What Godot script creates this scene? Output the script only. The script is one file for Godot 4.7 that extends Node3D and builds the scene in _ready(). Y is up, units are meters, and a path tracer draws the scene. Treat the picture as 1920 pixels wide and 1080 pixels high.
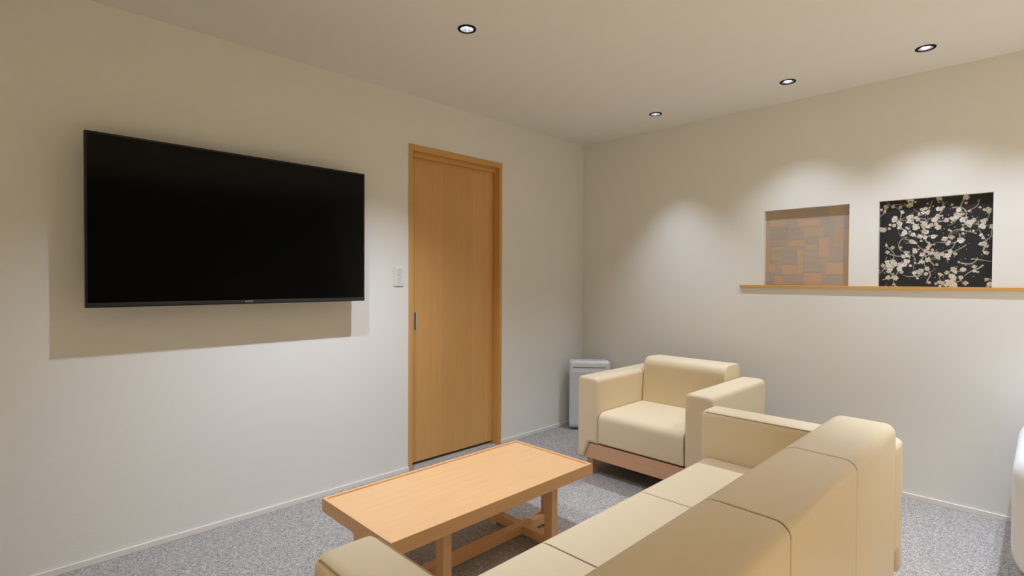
extends Node3D
# A hotel sitting corner: left wall x = 0 (television, sliding door), back wall z = 0 (niches), floor y = 0, ceiling y = 2.4.

const CEIL := 2.4
const FILL := [  # unseen fill lamps, added to raise the warm ambient light
	[4.0, 1.2, 10.0, "added warm fill lamp, unseen, in the ceiling beside the middle of the bed"],
	[4.0, 2.4, 13.0, "added warm fill lamp, unseen, in the ceiling between the bed and the wall facing the niches"],
	[3.7, 4.5, 23.0, "added warm fill lamp, unseen, in the ceiling close to the wall facing the niches"],
]
var used := {}
var M := {}

# ------------------------------------------------------------------ helpers
func numbered(called: String) -> String:
	if not used.has(called):
		used[called] = 0
		return called
	used[called] += 1
	return "%s_%03d" % [called, used[called]]

func thing(called: String, label: String, category: String, at := Vector3.ZERO, turn := 0.0, group := "") -> Node3D:
	var o := Node3D.new()
	o.name = numbered(called)
	add_child(o)
	o.position = at
	o.rotation.y = turn
	o.set_meta("label", label)
	o.set_meta("category", category)
	if group:
		o.set_meta("group", group)
	return o

func struct_node(called: String, label: String, category: String) -> Node3D:
	var o := thing(called, label, category)
	o.set_meta("kind", "structure")
	return o

func part(called: String, mesh: Mesh, mat: Material, parent: Node, at := Vector3.ZERO, turn := Vector3.ZERO) -> MeshInstance3D:
	var o := MeshInstance3D.new()
	o.name = called
	o.mesh = mesh
	o.material_override = mat
	o.cast_shadow = GeometryInstance3D.SHADOW_CASTING_SETTING_ON
	parent.add_child(o, true)
	o.position = at
	o.rotation = turn
	return o

func structure(called: String, mesh: Mesh, mat: Material, label: String, category: String) -> MeshInstance3D:
	var o := part(called, mesh, mat, self)
	o.set_meta("kind", "structure")
	o.set_meta("label", label)
	o.set_meta("category", category)
	return o

func st_new() -> SurfaceTool:
	var st := SurfaceTool.new()
	st.begin(Mesh.PRIMITIVE_TRIANGLES)
	return st

func tri(st: SurfaceTool, a: Vector3, b: Vector3, c: Vector3, na: Vector3, nb: Vector3, nc: Vector3) -> void:
	# winding is chosen from the normals, so callers need not care (front faces run clockwise)
	if (b - a).cross(c - a).dot(na + nb + nc) > 0.0:
		var t := b; b = c; c = t
		var n := nb; nb = nc; nc = n
	st.set_normal(na); st.add_vertex(a)
	st.set_normal(nb); st.add_vertex(b)
	st.set_normal(nc); st.add_vertex(c)

func quad(st: SurfaceTool, a: Vector3, b: Vector3, c: Vector3, d: Vector3, na: Vector3, nb: Vector3, nc: Vector3, nd: Vector3) -> void:
	tri(st, a, b, c, na, nb, nc)
	tri(st, a, c, d, na, nc, nd)

func axis_lines(h: float, r: float, seg: int, mid: int) -> Array:
	var out := []
	for i in seg + 1:
		out.append(-h + r * (1.0 - cos(PI / 2 * i / seg)) if seg > 1 else -h + r * i / float(seg))
	for i in range(1, mid):
		out.append(-(h - r) + 2.0 * (h - r) * i / float(mid))
	for i in seg + 1:
		out.append(-out[seg - i])
	return out

# box with rounded edges; crown lifts the middle of the top
func add_rbox(st: SurfaceTool, center: Vector3, size: Vector3, r: float, seg := 2, mid := 1, crown := 0.0) -> void:
	var h := size / 2.0
	r = minf(r, minf(h.x, minf(h.y, h.z)) * 0.999)
	var lines := [axis_lines(h.x, r, seg, mid), axis_lines(h.y, r, seg, mid), axis_lines(h.z, r, seg, mid)]
	var inner := h - Vector3(r, r, r)
	for ax in 3:
		var u := (ax + 1) % 3
		var v := (ax + 2) % 3
		for sgn in [-1.0, 1.0]:
			var P := []
			var N := []
			for a in lines[u]:
				var rp := []
				var rn := []
				for b in lines[v]:
					var q := Vector3.ZERO
					q[ax] = sgn * h[ax]
					q[u] = a
					q[v] = b
					var i := q.clamp(-inner, inner)
					var d := q - i
					var n := d.normalized()
					var p := i + n * r
					if crown > 0.0 and p.y > 0.0:
						var k := (1.0 - pow(absf(p.x) / h.x, 2.5)) * (1.0 - pow(absf(p.z) / h.z, 2.5))
						p.y += crown * maxf(k, 0.0) * clampf(p.y / h.y, 0.0, 1.0)
					rp.append(p + center)
					rn.append(n)
				P.append(rp)
				N.append(rn)
			for i in P.size() - 1:
				for j in P[0].size() - 1:
					quad(st, P[i][j], P[i + 1][j], P[i + 1][j + 1], P[i][j + 1], N[i][j], N[i + 1][j], N[i + 1][j + 1], N[i][j + 1])

func rbox(size: Vector3, r: float, seg := 2, mid := 1, crown := 0.0, center := Vector3.ZERO) -> ArrayMesh:
	var st := st_new()
	add_rbox(st, center, size, r, seg, mid, crown)
	return st.commit()

func add_box(st: SurfaceTool, lo: Vector3, hi: Vector3) -> void:
	var c := (lo + hi) / 2.0
	var h := (hi - lo) / 2.0
	for ax in 3:
		var u := (ax + 1) % 3
		var v := (ax + 2) % 3
		for s in [-1.0, 1.0]:
			var n := Vector3.ZERO
			n[ax] = s
			var q := []
			for k in [[-1, -1], [1, -1], [1, 1], [-1, 1]]:
				var p := c
				p[ax] += s * h[ax]
				p[u] += k[0] * h[u]
				p[v] += k[1] * h[v]
				q.append(p)
			quad(st, q[0], q[1], q[2], q[3], n, n, n, n)

func box(lo: Vector3, hi: Vector3) -> ArrayMesh:
	var st := st_new()
	add_box(st, lo, hi)
	return st.commit()

# rounds the corners of a polygon; pts = [[x, y, radius], ...]
func rounded(pts: Array, seg := 6) -> PackedVector2Array:
	var out := PackedVector2Array()
	var n := pts.size()
	for i in n:
		var p := Vector2(pts[i][0], pts[i][1])
		var a := Vector2(pts[(i + n - 1) % n][0], pts[(i + n - 1) % n][1])
		var b := Vector2(pts[(i + 1) % n][0], pts[(i + 1) % n][1])
		var r: float = pts[i][2]
		if r <= 0.0:
			out.append(p)
			continue
		var da := (a - p).normalized()
		var db := (b - p).normalized()
		var half := acos(clampf(da.dot(db), -1, 1)) / 2.0
		var t := r / tan(half)
		var s := p + da * t
		var e := p + db * t
		var c := p + (da + db).normalized() * (r / sin(half))
		var a0 := (s - c).angle()
		var a1 := (e - c).angle()
		var d := wrapf(a1 - a0, -PI, PI)
		for k in seg + 1:
			out.append(c + Vector2.from_angle(a0 + d * k / seg) * r)
	return out

# moves every edge of a polygon (counter-clockwise, [[x, y, radius], ...]) inwards by d and adapts the corner radii
func inset(pts: Array, d: float) -> Array:
	var n := pts.size()
	var out := []
	for i in n:
		var p := Vector2(pts[i][0], pts[i][1])
		var a := Vector2(pts[(i + n - 1) % n][0], pts[(i + n - 1) % n][1])
		var b := Vector2(pts[(i + 1) % n][0], pts[(i + 1) % n][1])
		var e0 := (p - a).normalized()
		var e1 := (b - p).normalized()
		var n0 := Vector2(-e0.y, e0.x)
		var n1 := Vector2(-e1.y, e1.x)
		var m := (n0 + n1).normalized()
		var q := p + m * (d / maxf(0.2, m.dot(n1)))
		var convex := e0.cross(e1) > 0.0
		var r: float = pts[i][2]
		out.append([q.x, q.y, maxf(0.0003, r - d) if convex else r + d])
	return out

# extrudes a polygon of [[x, y, radius], ...] along the axis w with rounded rims; to3 maps (x, y, w) to space
func extrude(pts: Array, w0: float, w1: float, r: float, to3: Callable, seg := 3, cseg := 6) -> ArrayMesh:
	var st := st_new()
	var area := 0.0
	for i in pts.size():
		var j := (i + 1) % pts.size()
		area += pts[i][0] * pts[j][1] - pts[j][0] * pts[i][1]
		pts[i][2] = maxf(pts[i][2], 0.0003)
	if area < 0.0:
		pts.reverse()
	var poly := rounded(pts, cseg)
	var n := poly.size()
	var nor := []
	for i in n:
		var e0 := (poly[i] - poly[(i + n - 1) % n]).normalized()
		var e1 := (poly[(i + 1) % n] - poly[i]).normalized()
		nor.append((Vector2(e0.y, -e0.x) + Vector2(e1.y, -e1.x)).normalized())
	var rings := []
	for k in seg + 1:
		var t := PI / 2 * (seg - k) / seg
		rings.append([w0 + r * (1.0 - sin(t)), rounded(inset(pts, r * (1.0 - cos(t))), cseg), -sin(t)])
	for k in seg + 1:
		var t := PI / 2 * k / seg
		rings.append([w1 - r * (1.0 - sin(t)), rounded(inset(pts, r * (1.0 - cos(t))), cseg), sin(t)])
	var o: Vector3 = to3.call(0.0, 0.0, 0.0)
	var dir := func(v: Vector2, w: float) -> Vector3:
		return (to3.call(v.x, v.y, w) - o).normalized()
	for k in rings.size() - 1:
		for i in n:
			var j := (i + 1) % n
			var q := []
			var qn := []
			for e in [[i, k], [j, k], [j, k + 1], [i, k + 1]]:
				var ring = rings[e[1]]
				var p: Vector2 = ring[1][e[0]]
				q.append(to3.call(p.x, p.y, ring[0]))
				var c := sqrt(maxf(0.0, 1.0 - ring[2] * ring[2]))
				qn.append(dir.call(nor[e[0]] * c, ring[2]))
			quad(st, q[0], q[1], q[2], q[3], qn[0], qn[1], qn[2], qn[3])
	for side in 2:
		var ring = rings[0] if side == 0 else rings[-1]
		var cap: PackedVector2Array = ring[1]
		var idx := Geometry2D.triangulate_polygon(cap)
		if idx.is_empty():
			print("cap failed ", pts)
		var nn: Vector3 = dir.call(Vector2.ZERO, -1.0 if side == 0 else 1.0)
		for t in range(0, idx.size(), 3):
			var v := []
			for e in 3:
				v.append(to3.call(cap[idx[t + e]].x, cap[idx[t + e]].y, ring[0]))
			tri(st, v[0], v[1], v[2], nn, nn, nn)
	return st.commit()

func lathe(prof: Array, seg := 32) -> ArrayMesh:
	var st := st_new()
	for i in prof.size() - 1:
		var a := Vector2(prof[i][0], prof[i][1])
		var b := Vector2(prof[i + 1][0], prof[i + 1][1])
		var d := (b - a).normalized()
		var n2 := Vector2(d.y, -d.x)
		for k in seg:
			var t0 := TAU * k / seg
			var t1 := TAU * (k + 1) / seg
			var f := func(p: Vector2, t: float) -> Vector3: return Vector3(p.x * cos(t), p.y, p.x * sin(t))
			var g := func(t: float) -> Vector3: return Vector3(n2.x * cos(t), n2.y, n2.x * sin(t))
			quad(st, f.call(a, t0), f.call(b, t0), f.call(b, t1), f.call(a, t1), g.call(t0), g.call(t0), g.call(t1), g.call(t1))
	return st.commit()

func tube(path: Array, r: float, seg := 6) -> ArrayMesh:
	var st := st_new()
	var rings := []
	for i in path.size():
		var d: Vector3 = (path[mini(i + 1, path.size() - 1)] - path[maxi(i - 1, 0)]).normalized()
		var a := d.cross(Vector3.UP if absf(d.y) < 0.9 else Vector3.RIGHT).normalized()
		var b := d.cross(a).normalized()
		var ring := []
		for k in seg:
			var t := TAU * k / seg
			ring.append(a * cos(t) + b * sin(t))
		rings.append(ring)
	for i in path.size() - 1:
		for k in seg:
			var l := (k + 1) % seg
			quad(st, path[i] + rings[i][k] * r, path[i] + rings[i][l] * r, path[i + 1] + rings[i + 1][l] * r, path[i + 1] + rings[i + 1][k] * r, rings[i][k], rings[i][l], rings[i + 1][l], rings[i + 1][k])
	return st.commit()

# ------------------------------------------------------------------ materials
func mat(c: Color, rough := 0.6, metal := 0.0, spec := 0.5) -> StandardMaterial3D:
	var m := StandardMaterial3D.new()
	m.albedo_color = c
	m.roughness = rough
	m.metallic = metal
	m.metallic_specular = spec
	return m

func srgb(r: float, g: float, b: float) -> Color:
	return Color(r / 255.0, g / 255.0, b / 255.0)

func wood_image(sd: int, along_v: bool, flitch: bool) -> ImageTexture:
	var w := 512
	var img := Image.create(w, w, false, Image.FORMAT_RGB8)
	var n1 := FastNoiseLite.new()
	n1.seed = sd
	n1.frequency = 1.0
	n1.noise_type = FastNoiseLite.TYPE_SIMPLEX_SMOOTH
	var rng := RandomNumberGenerator.new()
	rng.seed = sd
	var bands := []
	for i in 12:
		bands.append(rng.randf_range(-1, 1))
	for i in w:
		for j in w:
			var u := i / float(w)   # across the grain
			var v := j / float(w)   # along the grain
			# fine pores, broad streaks, slow colour drift; blended at the seam so that the image repeats
			var s := 0.0
			for e in 2:
				var vv := v if e == 0 else v - 1.0
				var k := (1.0 - v) if e == 0 else v
				s += k * (0.50 * n1.get_noise_2d(u * 90.0, vv * 2.2) + 0.35 * n1.get_noise_2d(u * 22.0 + 40.0, vv * 0.9) + 0.25 * n1.get_noise_2d(u * 240.0, vv * 9.0 + 70.0))
			var f := s * (0.045 if flitch else 0.07)
			if flitch:
				f += 0.035 * bands[int(u * 7.0)]
			var c := Color(1.0 + f, 1.0 + f * 1.15, 1.0 + f * 1.4) * 0.95
			if along_v:
				img.set_pixel(i, j, c)
			else:
				img.set_pixel(j, i, c)
	return ImageTexture.create_from_image(img)

func wood(c: Color, tex: Texture2D, scale: float, rough := 0.45) -> StandardMaterial3D:
	var m := mat(c, rough)
	m.albedo_texture = tex
	m.uv1_triplanar = true
	m.uv1_world_triplanar = true
	m.uv1_triplanar_sharpness = 8.0
	m.uv1_scale = Vector3(scale, scale, scale)
	return m

func carpet_material() -> StandardMaterial3D:
	var w := 1024
	var img := Image.create(w, w, false, Image.FORMAT_RGB8)
	var hgt := Image.create(w, w, false, Image.FORMAT_L8)
	var rng := RandomNumberGenerator.new()
	rng.seed = 41
	var coarse := []
	for i in 256 * 256:
		coarse.append(rng.randf())
	var half := []
	for i in 512 * 512:
		half.append(rng.randf())
	for y in w:
		for x in w:
			var a: float = half[(y >> 1) * 512 + (x >> 1)]
			var b: float = coarse[(y >> 2) * 256 + (x >> 2)]
			var c := rng.randf()
			var t := 0.45 * a + 0.2 * b + 0.35 * c
			var v := 0.62 + (t - 0.5) * 0.46
			if a > 0.95:
				v += 0.06
			elif a < 0.05:
				v -= 0.08
			img.set_pixel(x, y, Color(v * 1.09, v * 1.045, v * 0.995))
			hgt.set_pixel(x, y, Color(t, t, t))
	var m := mat(Color.WHITE, 0.95, 0.0, 0.2)
	m.albedo_texture = ImageTexture.create_from_image(img)
	m.heightmap_enabled = true
	m.heightmap_texture = ImageTexture.create_from_image(hgt)
	m.heightmap_scale = 0.25
	m.uv1_triplanar = true
	m.uv1_world_triplanar = true
	m.uv1_scale = Vector3(0.55, 0.55, 0.55)
	m.rim_enabled = true
	m.rim = 0.15
	return m

func plaster_height(sd: int) -> ImageTexture:
	var w := 512
	var hgt := Image.create(w, w, false, Image.FORMAT_L8)
	var rng := RandomNumberGenerator.new()
	rng.seed = sd
	var g := []
	for i in 128 * 128:
		g.append(rng.randf())
	for y in w:
		for x in w:
			var v: float = g[(y >> 2) * 128 + (x >> 2)] * 0.6 + rng.randf() * 0.4
			hgt.set_pixel(x, y, Color(v, v, v))
	return ImageTexture.create_from_image(hgt)

# a made-up print of pale blossoms and twigs scattered on a charcoal ground
func blossom_print() -> ImageTexture:
	var w := 640
	var img := Image.create(w, w, false, Image.FORMAT_RGB8)
	img.fill(srgb(42, 43, 42))
	var rng := RandomNumberGenerator.new()
	rng.seed = 7
	var dot := func(x: float, y: float, r: float, c: Color) -> void:
		for j in range(int(y - r) - 1, int(y + r) + 2):
			for i in range(int(x - r) - 1, int(x + r) + 2):
				if i < 0 or j < 0 or i >= w or j >= w:
					continue
				var d := Vector2(i - x, j - y).length()
				var k := clampf(r - d + 0.5, 0.0, 1.0)
				if k > 0.0:
					img.set_pixel(i, j, img.get_pixel(i, j).lerp(c, k))
	var twig := [srgb(168, 156, 128), srgb(190, 180, 156), srgb(142, 132, 100), srgb(206, 198, 178)]
	var spots := []
	# twigs wander in from the rim and from inside the field
	for b in 56:
		# starts are spread over the field so that no part of it stays bare
		var p := Vector2((b % 8 + rng.randf()) * w / 8.0, (b / 8 + rng.randf()) * w / 7.0)
		var a := rng.randf_range(0, TAU)
		var c: Color = twig[rng.randi() % 4]
		var r := rng.randf_range(2.6, 5.2)
		var steps := rng.randi_range(55, 130)
		var bend := rng.randf_range(-0.02, 0.02)
		for s in steps:
			if s % 22 == 0:
				bend = rng.randf_range(-0.05, 0.05)
				spots.append(p)
			a += bend
			p += Vector2.from_angle(a) * 2.0
			dot.call(p.x, p.y, maxf(1.1, r * (1.0 - 0.6 * s / steps)), c.darkened(rng.randf() * 0.15))
	var petal := [srgb(236, 228, 214), srgb(222, 210, 190), srgb(244, 238, 226), srgb(226, 206, 192), srgb(206, 198, 172)]
	for k in 300:
		var p: Vector2 = spots[rng.randi() % spots.size()] + Vector2(rng.randf_range(-26, 26), rng.randf_range(-22, 22))
		var size := rng.randf_range(4.0, 12.5)
		var c: Color = petal[rng.randi() % 5]
		var a0 := rng.randf() * TAU
		var petals := rng.randi_range(4, 5)
		for e in petals:
			var q := p + Vector2.from_angle(a0 + TAU * e / petals) * size * 0.85
			dot.call(q.x, q.y, size * rng.randf_range(0.55, 0.8), c.darkened(rng.randf() * 0.1))
		dot.call(p.x, p.y, size * 0.28, srgb(168, 150, 112))
	for k in 260:
		var p: Vector2 = spots[rng.randi() % spots.size()] + Vector2(rng.randf_range(-34, 34), rng.randf_range(-34, 34))
		dot.call(p.x, p.y, rng.randf_range(1.6, 3.6), petal[rng.randi() % 5].darkened(0.12))
	return ImageTexture.create_from_image(img)

func materials() -> void:
	M.wall = mat(srgb(239, 235, 225), 0.9, 0.0, 0.3)
	M.wall.heightmap_enabled = true
	M.wall.heightmap_texture = plaster_height(5)
	M.wall.heightmap_scale = 0.015
	M.wall.uv1_triplanar = true
	M.wall.uv1_world_triplanar = true
	M.wall.uv1_scale = Vector3(2, 2, 2)
	M.ceiling = mat(srgb(239, 235, 225), 0.95, 0.0, 0.2)
	M.dark_wall = mat(srgb(120, 113, 105), 0.9, 0.0, 0.3)
	M.trim = mat(srgb(240, 234, 224), 0.5)
	M.carpet = carpet_material()
	var gv := wood_image(11, true, true)
	var gu := wood_image(12, false, false)
	var gt := wood_image(13, true, false)
	M.door = wood(srgb(232, 176, 104), gv, 1.05, 0.42)
	M.frame_v = wood(srgb(226, 172, 96), gt, 1.7, 0.42)
	M.frame_u = wood(srgb(226, 172, 96), gu, 1.7, 0.42)
	var oak := srgb(248, 195, 136)   # the whole table is of one oak
	M.table_v = wood(oak, gt, 1.3, 0.42)
	M.table_rim = wood(oak, gu, 1.5, 0.42)
	M.table_u = wood(oak, gu, 1.5, 0.42)
	M.table_leg = wood(oak, gt, 1.5, 0.42)
	M.rail = wood(srgb(228, 178, 138), gu, 1.4, 0.5)
	M.chair_leg = wood(srgb(228, 178, 138), gt, 1.5, 0.45)
	M.leather = mat(srgb(236, 215, 177), 0.46, 0.0, 0.45)
	M.leather.heightmap_enabled = true
	M.leather.heightmap_texture = plaster_height(8)
	M.leather.heightmap_scale = 0.012
	M.leather.uv1_triplanar = true
	M.leather.uv1_scale = Vector3(5, 5, 5)
	M.seam = mat(srgb(176, 150, 112), 0.7)
	M.seam_dark = mat(srgb(104, 80, 54), 0.8)
	M.under = mat(srgb(40, 38, 36), 0.95)
	M.screen = mat(srgb(4, 4, 4), 0.14, 0.0, 0.27)
	M.bezel = mat(srgb(14, 15, 15), 0.3, 0.0, 0.5)
	M.bezel_bar = mat(srgb(46, 48, 48), 0.35, 0.3, 0.5)
	M.logo = mat(srgb(180, 180, 178), 0.4, 0.6)
	M.metal = mat(srgb(205, 202, 196), 0.35, 0.85)
	M.black = mat(srgb(10, 10, 10), 0.7, 0.0, 0.3)
	M.white_plastic = mat(srgb(238, 236, 232), 0.45)
	M.grey_print = mat(srgb(150, 146, 142), 0.6)
	M.purifier = mat(srgb(238, 239, 237), 0.4)
	M.purifier_panel = mat(srgb(218, 222, 226), 0.3)
	M.purifier_dark = mat(srgb(70, 74, 78), 0.5)
	M.reflector = mat(srgb(236, 238, 236), 0.25, 0.7)
	M.linen = mat(srgb(244, 243, 244), 0.85, 0.0, 0.3)
	M.linen.rim_enabled = true
	M.linen.rim = 0.2
	M.bed_base = mat(srgb(96, 78, 60), 0.7)
	M.mosaic_ground = mat(srgb(183, 166, 147), 0.7, 0.0, 0.3)
	M.print = mat(Color.WHITE, 0.6, 0.0, 0.4)
	M.print.albedo_texture = blossom_print()

# ------------------------------------------------------------------ lamps
# beam: half angle of the cone in degrees; tilt: where the lamp points
func downlight(x: float, z: float, label: String, tilt: Vector3, energy: float, beam: float, low: bool, c: Color, group := "ceiling downlights") -> void:
	var t := thing("ceiling_downlight", label, "downlight", Vector3(x, CEIL, z), 0.0, group)
	part("trim_ring", lathe([[0.0315, 0.004], [0.0315, -0.004], [0.042, -0.004], [0.0435, -0.0015], [0.0435, 0.0]], 40), M.black, t)
	# a lamp that points straight down carries its lens low in the ring, a swivelling one deep in the reflector
	var ly := 0.001 if low else 0.026
	part("reflector", lathe([[0.0185, ly + 0.003], [0.026, ly * 0.5 + 0.002], [0.0318, -0.002]] if not low else [[0.019, 0.004], [0.0318, -0.001]], 14), M.reflector, t)
	var g := mat(srgb(255, 252, 246), 0.4)
	g.emission_enabled = true
	g.emission = c
	g.emission_energy_multiplier = 14.0
	part("lamp_lens", lathe([[0.0, ly - 0.004], [0.010, ly - 0.002], [0.0188, ly + 0.003]], 24), g, t)
	part("housing", lathe([[0.0, 0.045], [0.034, 0.045], [0.034, 0.003]], 24), M.black, t)
	var s := SpotLight3D.new()
	s.name = "spot_lamp"
	s.light_energy = energy
	s.light_color = c
	s.light_size = 0.018
	s.spot_angle = beam
	s.spot_angle_attenuation = 1.0
	s.spot_range = 12.0
	s.spot_attenuation = 2.0
	s.shadow_enabled = true
	t.add_child(s)
	s.position = Vector3(0, -0.012, 0)
	s.look_at_from_position(t.position + s.position, t.position + s.position + tilt, Vector3(0.01, 0.0, 1.0) if absf(tilt.normalized().y) > 0.9 else Vector3.UP)

# ------------------------------------------------------------------ upholstery
# outlines (depth, height, corner radius), counter-clockwise
func seat_line() -> Array:
	return [[-0.20, 0.212, 0.001], [0.374, 0.212, 0.012], [0.378, 0.405, 0.055], [-0.20, 0.405, 0.001]]

func back_line() -> Array:
	return [[-0.38, 0.10, 0.006], [-0.205, 0.10, 0.001], [-0.135, 0.40, 0.02], [-0.155, 0.705, 0.065], [-0.38, 0.70, 0.035]]

# an armchair or sofa in its own axes: faces +z, seats along x, base at y = 0
func upholstered(t: Node3D, width: float, seats: int, piping: bool) -> void:
	var aw := 0.16
	var d := 0.38
	var hw := width / 2.0
	for s in [-1.0, 1.0]:
		var prof := [[0.0, 0.10, 0.006], [0.05, 0.10, 0.006], [0.092, 0.205, 0.006], [aw - 0.002, 0.205, 0.006], [aw - 0.002, 0.62, 0.032], [0.0, 0.62, 0.032]]
		var arm := part("armrest", extrude(prof, -d, d, 0.024, func(x, y, w): return Vector3(s * (hw - x), y, w), 5), M.leather, t)
		if piping:
			for e in [0.009, aw - 0.011]:
				part("piping", tube([Vector3(s * (hw - e), 0.6115, -d + 0.03), Vector3(s * (hw - e), 0.6115, d - 0.03), Vector3(s * (hw - e), 0.60, d - 0.013), Vector3(s * (hw - e), 0.57, d - 0.0095), Vector3(s * (hw - e), 0.24, d - 0.0095)], 0.0022), M.seam, arm)
	var inner := width - 2.0 * aw
	var sw := inner / seats
	for k in seats:
		var x0 := -inner / 2.0 + sw * k
		# seat: square body with a soft front edge
		var seat := seat_line()
		part("seat_cushion", extrude(seat, x0 + 0.0015, x0 + sw - 0.0015, 0.007, func(z, y, w): return Vector3(w, y, z), 4), M.leather, t)
		# back: leans a little, thick rounded top
		var back := back_line()
		part("back_cushion", extrude(back, x0 + 0.0015, x0 + sw - 0.0015, 0.007, func(z, y, w): return Vector3(w, y, z), 4), M.leather, t)
		if k > 0:
			# sewn joint between neighbouring cushions
			part("seam", extrude(inset(seat_line(), 0.0022), x0 - 0.0014, x0 + 0.0014, 0.0003, func(z, y, w): return Vector3(w, y, z), 1), M.seam_dark, t)
			part("seam", extrude(inset(back_line(), 0.0022), x0 - 0.0014, x0 + 0.0014, 0.0003, func(z, y, w): return Vector3(w, y, z), 1), M.seam_dark, t)
	# wooden apron under the seat, ends cut on the slant
	var rail := [[-hw + 0.058, 0.108, 0.0005], [hw - 0.058, 0.108, 0.0005], [hw - 0.097, 0.203, 0.0005], [-hw + 0.097, 0.203, 0.0005]]
	part("front_rail", extrude(rail, d - 0.035, d - 0.010, 0.002, func(x, y, w): return Vector3(x, y, w), 1), M.rail, t)
	part("base_frame", box(Vector3(-hw + 0.10, 0.115, -0.18), Vector3(hw - 0.10, 0.20, d - 0.036)), M.under, t)
	for sx in [-1.0, 1.0]:
		for z in [d - 0.055, -d + 0.20]:
			part("leg", rbox(Vector3(0.045, 0.113, 0.045), 0.002, 1), M.chair_leg, t, Vector3(sx * (hw - 0.083), 0.0565, z - 0.0))

# ------------------------------------------------------------------ scene
func _ready() -> void:
	# camera
	var cam := Camera3D.new()
	cam.name = "camera"
	cam.fov = 57.1408
	cam.near = 0.05
	cam.far = 60.0
	cam.rotation_order = EULER_ORDER_YXZ
	cam.position = Vector3(2.85996, 1.22907, 3.71586)
	cam.rotation = Vector3(-0.01559987, 0.78938199, 0.00537824)
	add_child(cam)
	cam.current = true
	# environment: a closed room at night, all light comes from its lamps and the added fill lamps
	var env := Environment.new()
	env.background_mode = Environment.BG_COLOR
	env.background_color = Color.BLACK
	env.tonemap_mode = Environment.TONE_MAPPER_LINEAR
	env.tonemap_exposure = 1.0
	env.sdfgi_enabled = true
	env.ssao_enabled = true
	env.ssil_enabled = true
	var we := WorldEnvironment.new()
	we.name = "environment"
	we.environment = env
	add_child(we)

	materials()
	var cool := Color(0.85, 0.905, 1.0)
	var warm := Color(1.0, 0.945, 0.82)
	var to_wall := Vector3(-0.09, -1.0, 0.0)
	downlight(0.94, 2.117, "black-ringed downlight in the ceiling between the television and the sliding door", to_wall, 2.75, 51, false, cool)
	downlight(0.94, 2.83, "black-ringed downlight in the ceiling in front of the television", to_wall, 2.25, 51, false, cool)
	downlight(0.913, 0.371, "small unglaring downlight in the ceiling above the armchair and purifier corner", Vector3(0.02, -1.0, 0.06), 1.55, 39, false, cool)
	var down := Vector3(0, -1, 0.13)
	downlight(1.779, 0.373, "bright downlight in the ceiling above the tan mosaic panel", down, 1.1, 53, true, cool)
	downlight(2.421, 0.373, "bright downlight in the ceiling above the charcoal blossom panel", down, 1.25, 53, true, cool)
	downlight(3.063, 0.373, "downlight in the ceiling above the foot of the bed", down, 1.25, 53, true, cool)
	downlight(2.95, 0.87, "added unseen downlight in the ceiling brightening the floor between the sofa and the bed", Vector3(0, -1, 0), 3.2, 34, true, cool)  # put in out of view to brighten the carpet right of the sofa
	for p in FILL:
		downlight(p[0], p[1], p[3], Vector3(0, -1, 0), p[2] * 1.08, 36, true, warm)

	room()
	door()
	ledge_and_panels()
	television()
	light_switch()
	furniture()
	purifier()
	bed()

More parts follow.
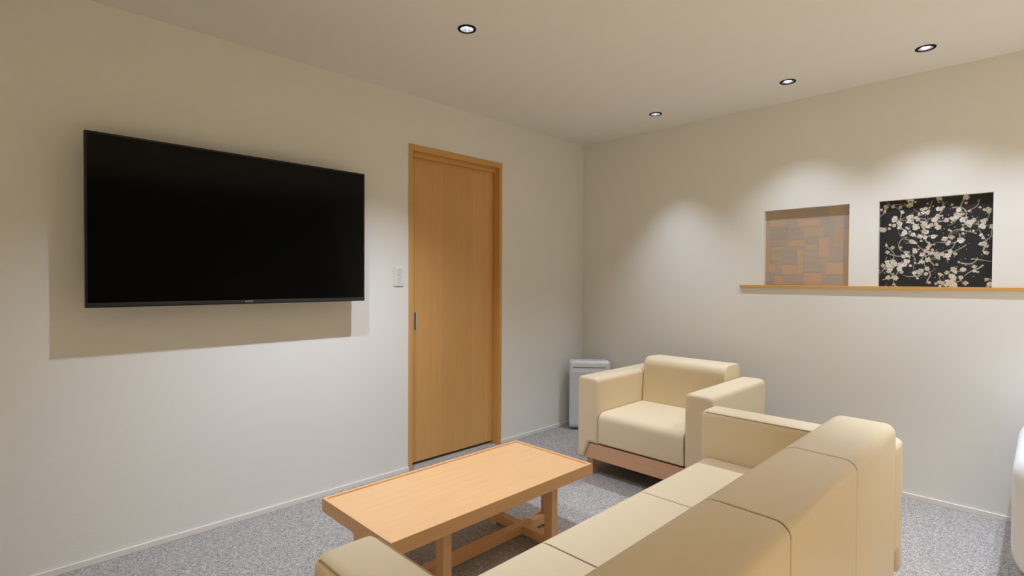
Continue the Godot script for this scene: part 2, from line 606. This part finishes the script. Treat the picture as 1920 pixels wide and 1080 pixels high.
func room() -> void:
	var X := 4.9
	var Z := 5.0
	var T := 0.15
	structure("floor", box(Vector3(-T - 0.3, -0.12, -T), Vector3(X + T, 0, Z + T)), M.carpet, "speckled grey loop carpet covering the floor", "floor")
	# ceiling with the holes for its downlights
	var c := CSGBox3D.new()
	c.name = "ceiling"
	c.size = Vector3(X + 2 * T, 0.15, Z + 2 * T)
	c.material = M.ceiling
	add_child(c)
	c.position = Vector3(X / 2, CEIL + 0.075, Z / 2)
	c.set_meta("kind", "structure")
	c.set_meta("label", "plain off-white ceiling with recessed downlights")
	c.set_meta("category", "ceiling")
	for p in [[0.94, 2.117], [0.94, 2.83], [0.913, 0.371], [1.779, 0.373], [2.421, 0.373], [3.063, 0.373], [2.95, 0.87]] + FILL:
		var h := CSGCylinder3D.new()
		h.name = "hole"
		h.radius = 0.036
		h.height = 0.10
		h.sides = 32
		h.operation = CSGShape3D.OPERATION_SUBTRACTION
		c.add_child(h, true)
		h.position = Vector3(p[0], CEIL + 0.01, p[1]) - c.position
	# left wall with the opening of the sliding door (z 0.9926 to 1.808, up to 2.092)
	var st := st_new()
	var z0 := 1.0
	var z1 := 1.80
	var top := 2.085
	add_box(st, Vector3(-T, 0, -T), Vector3(0, CEIL, z0))
	add_box(st, Vector3(-T, 0, z1), Vector3(0, CEIL, Z + T))
	add_box(st, Vector3(-T, top, z0), Vector3(0, CEIL, z1))
	add_box(st, Vector3(-T - 0.05, 0, z0 - 0.1), Vector3(-T, CEIL, z1 + 0.1))
	structure("wall_left", st.commit(), M.wall, "off-white wall behind the television and the sliding door", "wall")
	# back wall with two square niches 0.5 m wide, 3 cm deep
	st = st_new()
	var N := 0.03
	add_box(st, Vector3(0, 0, -T), Vector3(X + T, 1.2, 0))
	add_box(st, Vector3(0, 1.7, -T), Vector3(X + T, CEIL, 0))
	add_box(st, Vector3(0, 1.2, -T), Vector3(1.522, 1.7, 0))
	add_box(st, Vector3(2.017, 1.2, -T), Vector3(2.167, 1.7, 0))
	add_box(st, Vector3(2.664, 1.2, -T), Vector3(X + T, 1.7, 0))
	add_box(st, Vector3(1.522, 1.2, -T), Vector3(2.017, 1.7, -N - 0.012))
	add_box(st, Vector3(2.167, 1.2, -T), Vector3(2.664, 1.7, -N - 0.012))
	structure("wall_back", st.commit(), M.wall, "off-white wall with two square niches above a wooden ledge", "wall")
	structure("wall_right", box(Vector3(X, 0, 0), Vector3(X + T, CEIL, Z + T)), M.dark_wall, "dark taupe wall at the head of the bed", "wall")
	structure("wall_front", box(Vector3(0, 0, Z), Vector3(X, CEIL, Z + T)), M.wall, "off-white wall facing the niches", "wall")
	# slim skirting
	st = st_new()
	add_rbox(st, Vector3(0.005, 0.0135, 0.4963), Vector3(0.010, 0.027, 0.9926), 0.0015, 1)
	add_rbox(st, Vector3(0.005, 0.0135, (1.808 + Z) / 2), Vector3(0.010, 0.027, Z - 1.808), 0.0015, 1)
	structure("baseboard_left", st.commit(), M.trim, "slim off-white skirting along the television wall", "baseboard")
	structure("baseboard_back", rbox(Vector3(X - 0.01, 0.027, 0.010), 0.0015, 1, 1, 0.0, Vector3(X / 2 + 0.005, 0.0135, 0.005)), M.trim, "slim off-white skirting along the niche wall", "baseboard")

func door() -> void:
	var t := struct_node("door_1", "oak sliding door in a flush oak frame beside the television", "door")
	var a := 0.9926
	var b := 1.8083
	var top := 2.0922
	var fw := 0.027
	var p := 0.008        # proud of the wall
	part("jamb", rbox(Vector3(0.15 + p, top, fw), 0.0015, 1, 1, 0.0, Vector3((p - 0.15) / 2, top / 2, a + fw / 2)), M.frame_v, t)
	part("jamb", rbox(Vector3(0.15 + p, top, fw), 0.0015, 1, 1, 0.0, Vector3((p - 0.15) / 2, top / 2, b - fw / 2)), M.frame_v, t)
	part("head_board", rbox(Vector3(0.15 + p, 0.038, b - a - 2 * fw), 0.0015, 1, 1, 0.0, Vector3((p - 0.15) / 2, top - 0.019, (a + b) / 2)), M.frame_u, t)
	part("track_cover", rbox(Vector3(0.02, 0.030, b - a - 2 * fw), 0.001, 1, 1, 0.0, Vector3(-0.045, top - 0.053, (a + b) / 2)), M.frame_u, t)
	var leaf := part("door_leaf", rbox(Vector3(0.033, top - 0.038 - 0.018, b - a - 2 * fw - 0.004), 0.0015, 1, 1, 0.0, Vector3(-0.0765, (top - 0.038 + 0.018) / 2, (a + b) / 2)), M.door, t)
	# recessed pull set in the leaf, near its left edge
	var st := st_new()
	var hx := -0.058
	var y0 := 0.888
	var y1 := 1.018
	var za := 1.706
	var zb := 1.733
	add_box(st, Vector3(-0.0605, y0, za), Vector3(hx, y1, za + 0.005))
	add_box(st, Vector3(-0.0605, y0, zb - 0.005), Vector3(hx, y1, zb))
	add_box(st, Vector3(-0.0605, y0, za + 0.005), Vector3(hx, y0 + 0.006, zb - 0.005))
	add_box(st, Vector3(-0.0605, y1 - 0.006, za + 0.005), Vector3(hx, y1, zb - 0.005))
	var h := part("pull_handle", st.commit(), M.metal, leaf)
	h.set_meta("label", "recessed satin metal finger pull")
	part("pull_recess", box(Vector3(-0.0604, y0 + 0.006, za + 0.005), Vector3(-0.0595, y1 - 0.006, zb - 0.005)), mat(srgb(120, 116, 108), 0.4, 0.7), leaf)

func ledge_and_panels() -> void:
	var l := structure("trim_1", rbox(Vector3(4.9 - 1.367, 0.020, 0.013), 0.0015, 1, 1, 0.0, Vector3((4.9 + 1.367) / 2, 1.1925, 0.0065)), M.frame_u, "thin oak ledge running under the two niches", "ledge")
	l.name = "trim_1"
	# niche boards: sills of oak inside the niches come with the ledge
	part("sill", box(Vector3(1.522, 1.2, -0.03), Vector3(2.017, 1.2025, 0.0)), M.frame_u, l)
	part("sill", box(Vector3(2.167, 1.2, -0.03), Vector3(2.664, 1.2025, 0.0)), M.frame_u, l)
	# patchwork panel in the first niche
	var t := thing("mosaic_panel", "square patchwork panel of tan and grey-brown pieces set in the niche", "wall panel", Vector3(1.7695, 1.2025, -0.042))
	part("ground", box(Vector3(-0.2475, 0, 0), Vector3(0.2475, 0.4975, 0.008)), M.mosaic_ground, t)
	var tan := [srgb(202, 170, 138), srgb(202, 167, 139), srgb(197, 170, 140), srgb(194, 163, 132), srgb(192, 169, 142)]
	var grey := [srgb(182, 165, 147), srgb(179, 164, 149), srgb(185, 168, 147), srgb(178, 162, 144)]
	var tm := []
	for c in tan + grey:
		tm.append(mat(c, 0.65, 0.0, 0.3))
	# [left, top, right, bottom] in hundredths of the panel, tone
	var R := [
		[5, 11, 24, 22, 2], [40, 15, 66, 24, 1], [48, 25, 70, 37, 4], [29, 41, 48, 49, 2], [7, 49, 22, 55, 2], [7, 56, 22, 68, 4],
		[65, 40, 76, 64, 1], [83, 27, 89, 52, 3], [94, 30, 100, 100, 3], [40, 54, 47, 86, 0], [21, 73, 39, 86, 0], [49, 47, 63, 55, 4],
		[74, 71, 93, 86, 0], [48, 84, 68, 99, 1], [12, 88, 23, 99, 1], [0, 38, 6, 80, 3], [4, 72, 13, 82, 1], [40, 0, 47, 10, 3],
		[76, 1, 92, 13, 4], [0, 0, 14, 9, 4], [25, 12, 39, 26, 5], [71, 14, 82, 38, 6], [90, 14, 100, 29, 6], [7, 24, 28, 38, 8],
		[30, 27, 47, 40, 6], [23, 50, 39, 72, 5], [49, 56, 64, 70, 7], [77, 40, 82, 70, 5], [83, 53, 93, 70, 6], [24, 88, 47, 99, 5],
		[69, 87, 93, 99, 6], [14, 70, 20, 86, 7], [48, 71, 73, 83, 5], [0, 82, 11, 99, 8], [15, 0, 39, 10, 5], [48, 0, 75, 13, 6],
		[7, 39, 28, 48, 5], [49, 38, 64, 46, 6], [0, 10, 4, 37, 7],
	]
	for r in R:
		var x0: float = -0.2475 + 0.495 * r[0] / 100.0 + 0.0002
		var x1: float = -0.2475 + 0.495 * r[2] / 100.0 - 0.0002
		var y1: float = 0.4975 * (1.0 - r[1] / 100.0) - 0.0002
		var y0: float = 0.4975 * (1.0 - r[3] / 100.0) + 0.0002
		part("tile", box(Vector3(x0, y0, 0.008), Vector3(x1, y1, 0.0085 + 0.0001 * (int(r[0]) % 3))), tm[r[4]], t)
	# charcoal panel with a pale blossom print in the second niche
	var q := thing("blossom_panel", "square charcoal panel printed with pale blossoms and twigs set in the niche", "wall panel", Vector3(2.4155, 1.2025, -0.042))
	part("board", box(Vector3(-0.2485, 0, 0), Vector3(0.2485, 0.4975, 0.011)), mat(srgb(42, 43, 42), 0.6), q)
	var pm := PlaneMesh.new()
	pm.size = Vector2(0.497, 0.4975)
	pm.orientation = PlaneMesh.FACE_Z
	part("print", pm, M.print, q, Vector3(0, 0.24875, 0.0115))

func television() -> void:
	var f := 0.137
	var z0 := 2.193
	var z1 := 3.437
	var y0 := 1.105
	var y1 := 1.8235
	var t := thing("television", "large black flat television mounted on the wall left of the door", "television", Vector3(0, y0, (z0 + z1) / 2))
	var w := z1 - z0
	var h := y1 - y0
	part("body", rbox(Vector3(0.030, h, w), 0.003, 2, 1, 0.0, Vector3(f - 0.016, h / 2, 0)), M.bezel, t)
	part("back_cover", rbox(Vector3(0.045, h * 0.55, w * 0.7), 0.01, 2, 1, 0.0, Vector3(f - 0.0535, h * 0.40, 0)), M.bezel, t)
	part("screen", box(Vector3(f - 0.0012, 0.021, -w / 2 + 0.009), Vector3(f + 0.0002, h - 0.009, w / 2 - 0.009)), M.screen, t)
	part("bottom_bezel", rbox(Vector3(0.004, 0.013, w - 0.004), 0.001, 1, 1, 0.0, Vector3(f - 0.0002, 0.0120, 0)), M.bezel_bar, t)
	var br := part("wall_bracket", box(Vector3(0.001, h * 0.25, -0.25), Vector3(0.018, h * 0.62, 0.25)), M.black, t)
	for z in [-0.16, 0.16]:
		part("bracket_arm", box(Vector3(0.018, h * 0.22, z - 0.02), Vector3(f - 0.076, h * 0.60, z + 0.02)), M.black, br)
	var tx := TextMesh.new()
	tx.text = "SONY"
	var fnt := SystemFont.new()
	fnt.font_names = PackedStringArray(["Droid Serif"])
	fnt.font_weight = 700
	tx.font = fnt
	tx.font_size = 32
	tx.pixel_size = 0.00034
	tx.depth = 0.0006
	var lg := part("logo_lettering", tx, M.logo, t, Vector3(f + 0.0020, 0.0122, 0.0), Vector3(0, PI / 2, 0))
	lg.scale = Vector3(1.25, 1, 1)

func light_switch() -> void:
	var t := thing("light_switch", "white multi-button light switch plate on the wall beside the door frame", "light switch", Vector3(0, 1.186, 1.8835))
	part("plate", rbox(Vector3(0.009, 0.125, 0.070), 0.003, 2, 1, 0.0, Vector3(0.0045, 0.0625, 0)), M.white_plastic, t)
	for k in 6:
		var y := 0.105 - 0.0168 * k
		var b := part("button", rbox(Vector3(0.003, 0.0135, 0.046), 0.0012, 1, 1, 0.0, Vector3(0.0100, y, 0)), M.white_plastic, t)
		part("print_mark", box(Vector3(0.0114, y - 0.001, -0.016), Vector3(0.0117, y + 0.001, 0.006 + 0.006 * (k % 3))), M.grey_print, b)

func furniture() -> void:
	# armchair, back to the niche wall
	var a := thing("armchair", "cream leather armchair with square arms standing in the corner", "armchair", Vector3(1.20, 0, 0.655))
	upholstered(a, 0.89, 1, false)
	# three-seat sofa facing the television
	var s := thing("sofa", "cream leather three-seat sofa with its back to the room", "sofa", Vector3(2.10, 0, 2.19), -PI / 2)
	upholstered(s, 2.04, 3, true)
	coffee_table()

func coffee_table() -> void:
	var x0 := 0.852
	var x1 := 1.357
	var z0 := 1.686
	var z1 := 2.780
	var H := 0.36
	var t := thing("coffee_table", "low oblong oak coffee table with a raised rim between sofa and television wall", "coffee table", Vector3((x0 + x1) / 2, 0, (z0 + z1) / 2))
	var hx := (x1 - x0) / 2
	var hz := (z1 - z0) / 2
	var rim := 0.013
	var ap := 0.053
	part("table_top", rbox(Vector3(2 * hx - 2 * rim, 0.03, 2 * hz - 2 * rim), 0.001, 1, 1, 0.0, Vector3(0, H - 0.006 - 0.015, 0)), M.table_v, t)
	for s in [-1.0, 1.0]:
		part("rim", rbox(Vector3(rim, ap, 2 * hz), 0.0012, 1, 1, 0.0, Vector3(s * (hx - rim / 2), H - ap / 2, 0)), M.table_rim, t)
		part("rim", rbox(Vector3(2 * hx - 2 * rim, ap, rim), 0.0012, 1, 1, 0.0, Vector3(0, H - ap / 2, s * (hz - rim / 2))), M.table_rim, t)
	var legh := H - 0.036
	for sx in [-1.0, 1.0]:
		for z in [-0.333, 0.276]:
			part("leg", rbox(Vector3(0.046, legh, 0.040), 0.0015, 1, 1, 0.0, Vector3(sx * 0.184, legh / 2, z)), M.table_leg, t)
	for z in [-0.333, 0.276]:
		part("cross_beam", rbox(Vector3(0.32, 0.04, 0.040), 0.0015, 1, 1, 0.0, Vector3(0, 0.04, z)), M.table_u, t)
	part("long_beam", rbox(Vector3(0.045, 0.04, 2 * hz - 0.10), 0.0015, 1, 1, 0.0, Vector3(0, 0.041, 0)), M.table_u, t)
	for s in [-1.0, 1.0]:
		part("end_post", rbox(Vector3(0.050, legh, 0.036), 0.0015, 1, 1, 0.0, Vector3(0.0, legh / 2, s * (hz - 0.032))), M.table_leg, t)

func purifier() -> void:
	var t := thing("air_purifier", "white upright air purifier standing in the corner behind the armchair", "air purifier", Vector3(0.205, 0, 0.172), deg_to_rad(40))
	var w := 0.33
	var d := 0.13
	var h := 0.565
	part("body", rbox(Vector3(w, h - 0.015, d), 0.022, 3, 1, 0.0, Vector3(0, (h - 0.015) / 2 + 0.015, 0)), M.purifier, t)
	part("foot", box(Vector3(-w / 2 + 0.02, 0, -d / 2 + 0.01), Vector3(w / 2 - 0.02, 0.016, d / 2 - 0.01)), M.purifier_dark, t)
	part("front_panel", rbox(Vector3(w - 0.030, h - 0.125, 0.008), 0.003, 1, 1, 0.0, Vector3(0, 0.04 + (h - 0.125) / 2, d / 2 + 0.002)), M.purifier_panel, t)
	part("air_outlet", box(Vector3(-w / 2 + 0.03, h - 0.055, d / 2 - 0.001), Vector3(w / 2 - 0.03, h - 0.049, d / 2 + 0.0006)), M.purifier_dark, t)
	part("control_strip", rbox(Vector3(w - 0.05, 0.004, d * 0.5), 0.001, 1, 1, 0.0, Vector3(0, h + 0.001, -0.005)), M.purifier_panel, t)
	for x in [-0.07, 0.09]:
		part("indicator", rbox(Vector3(0.014, 0.008, 0.004), 0.001, 1, 1, 0.0, Vector3(x, h - 0.040, d / 2 + 0.001)), M.white_plastic, t)
	for s in [-1.0, 1.0]:
		part("side_grip", box(Vector3(s * (w / 2) - 0.0012, h - 0.16, -0.035), Vector3(s * (w / 2) + 0.0012, h - 0.12, 0.025)), M.purifier_dark, t)

func bed() -> void:
	var t := thing("bed", "bed with a white duvet standing against the niche wall right of the sofa", "bed", Vector3(3.808, 0, 0.49))
	part("base", rbox(Vector3(1.92, 0.22, 0.80), 0.01, 1, 1, 0.0, Vector3(0.03, 0.13, 0)), M.bed_base, t)
	part("mattress", rbox(Vector3(1.96, 0.26, 0.86), 0.05, 3, 1, 0.0, Vector3(0.01, 0.37, 0)), M.linen, t)
	part("duvet", rbox(Vector3(2.06, 0.54, 0.93), 0.13, 7, 4, 0.015, Vector3(0.0, 0.325, 0)), M.linen, t)
	part("pillow", rbox(Vector3(0.42, 0.13, 0.66), 0.06, 4, 3, 0.02, Vector3(0.72, 0.66, 0)), M.linen, t)
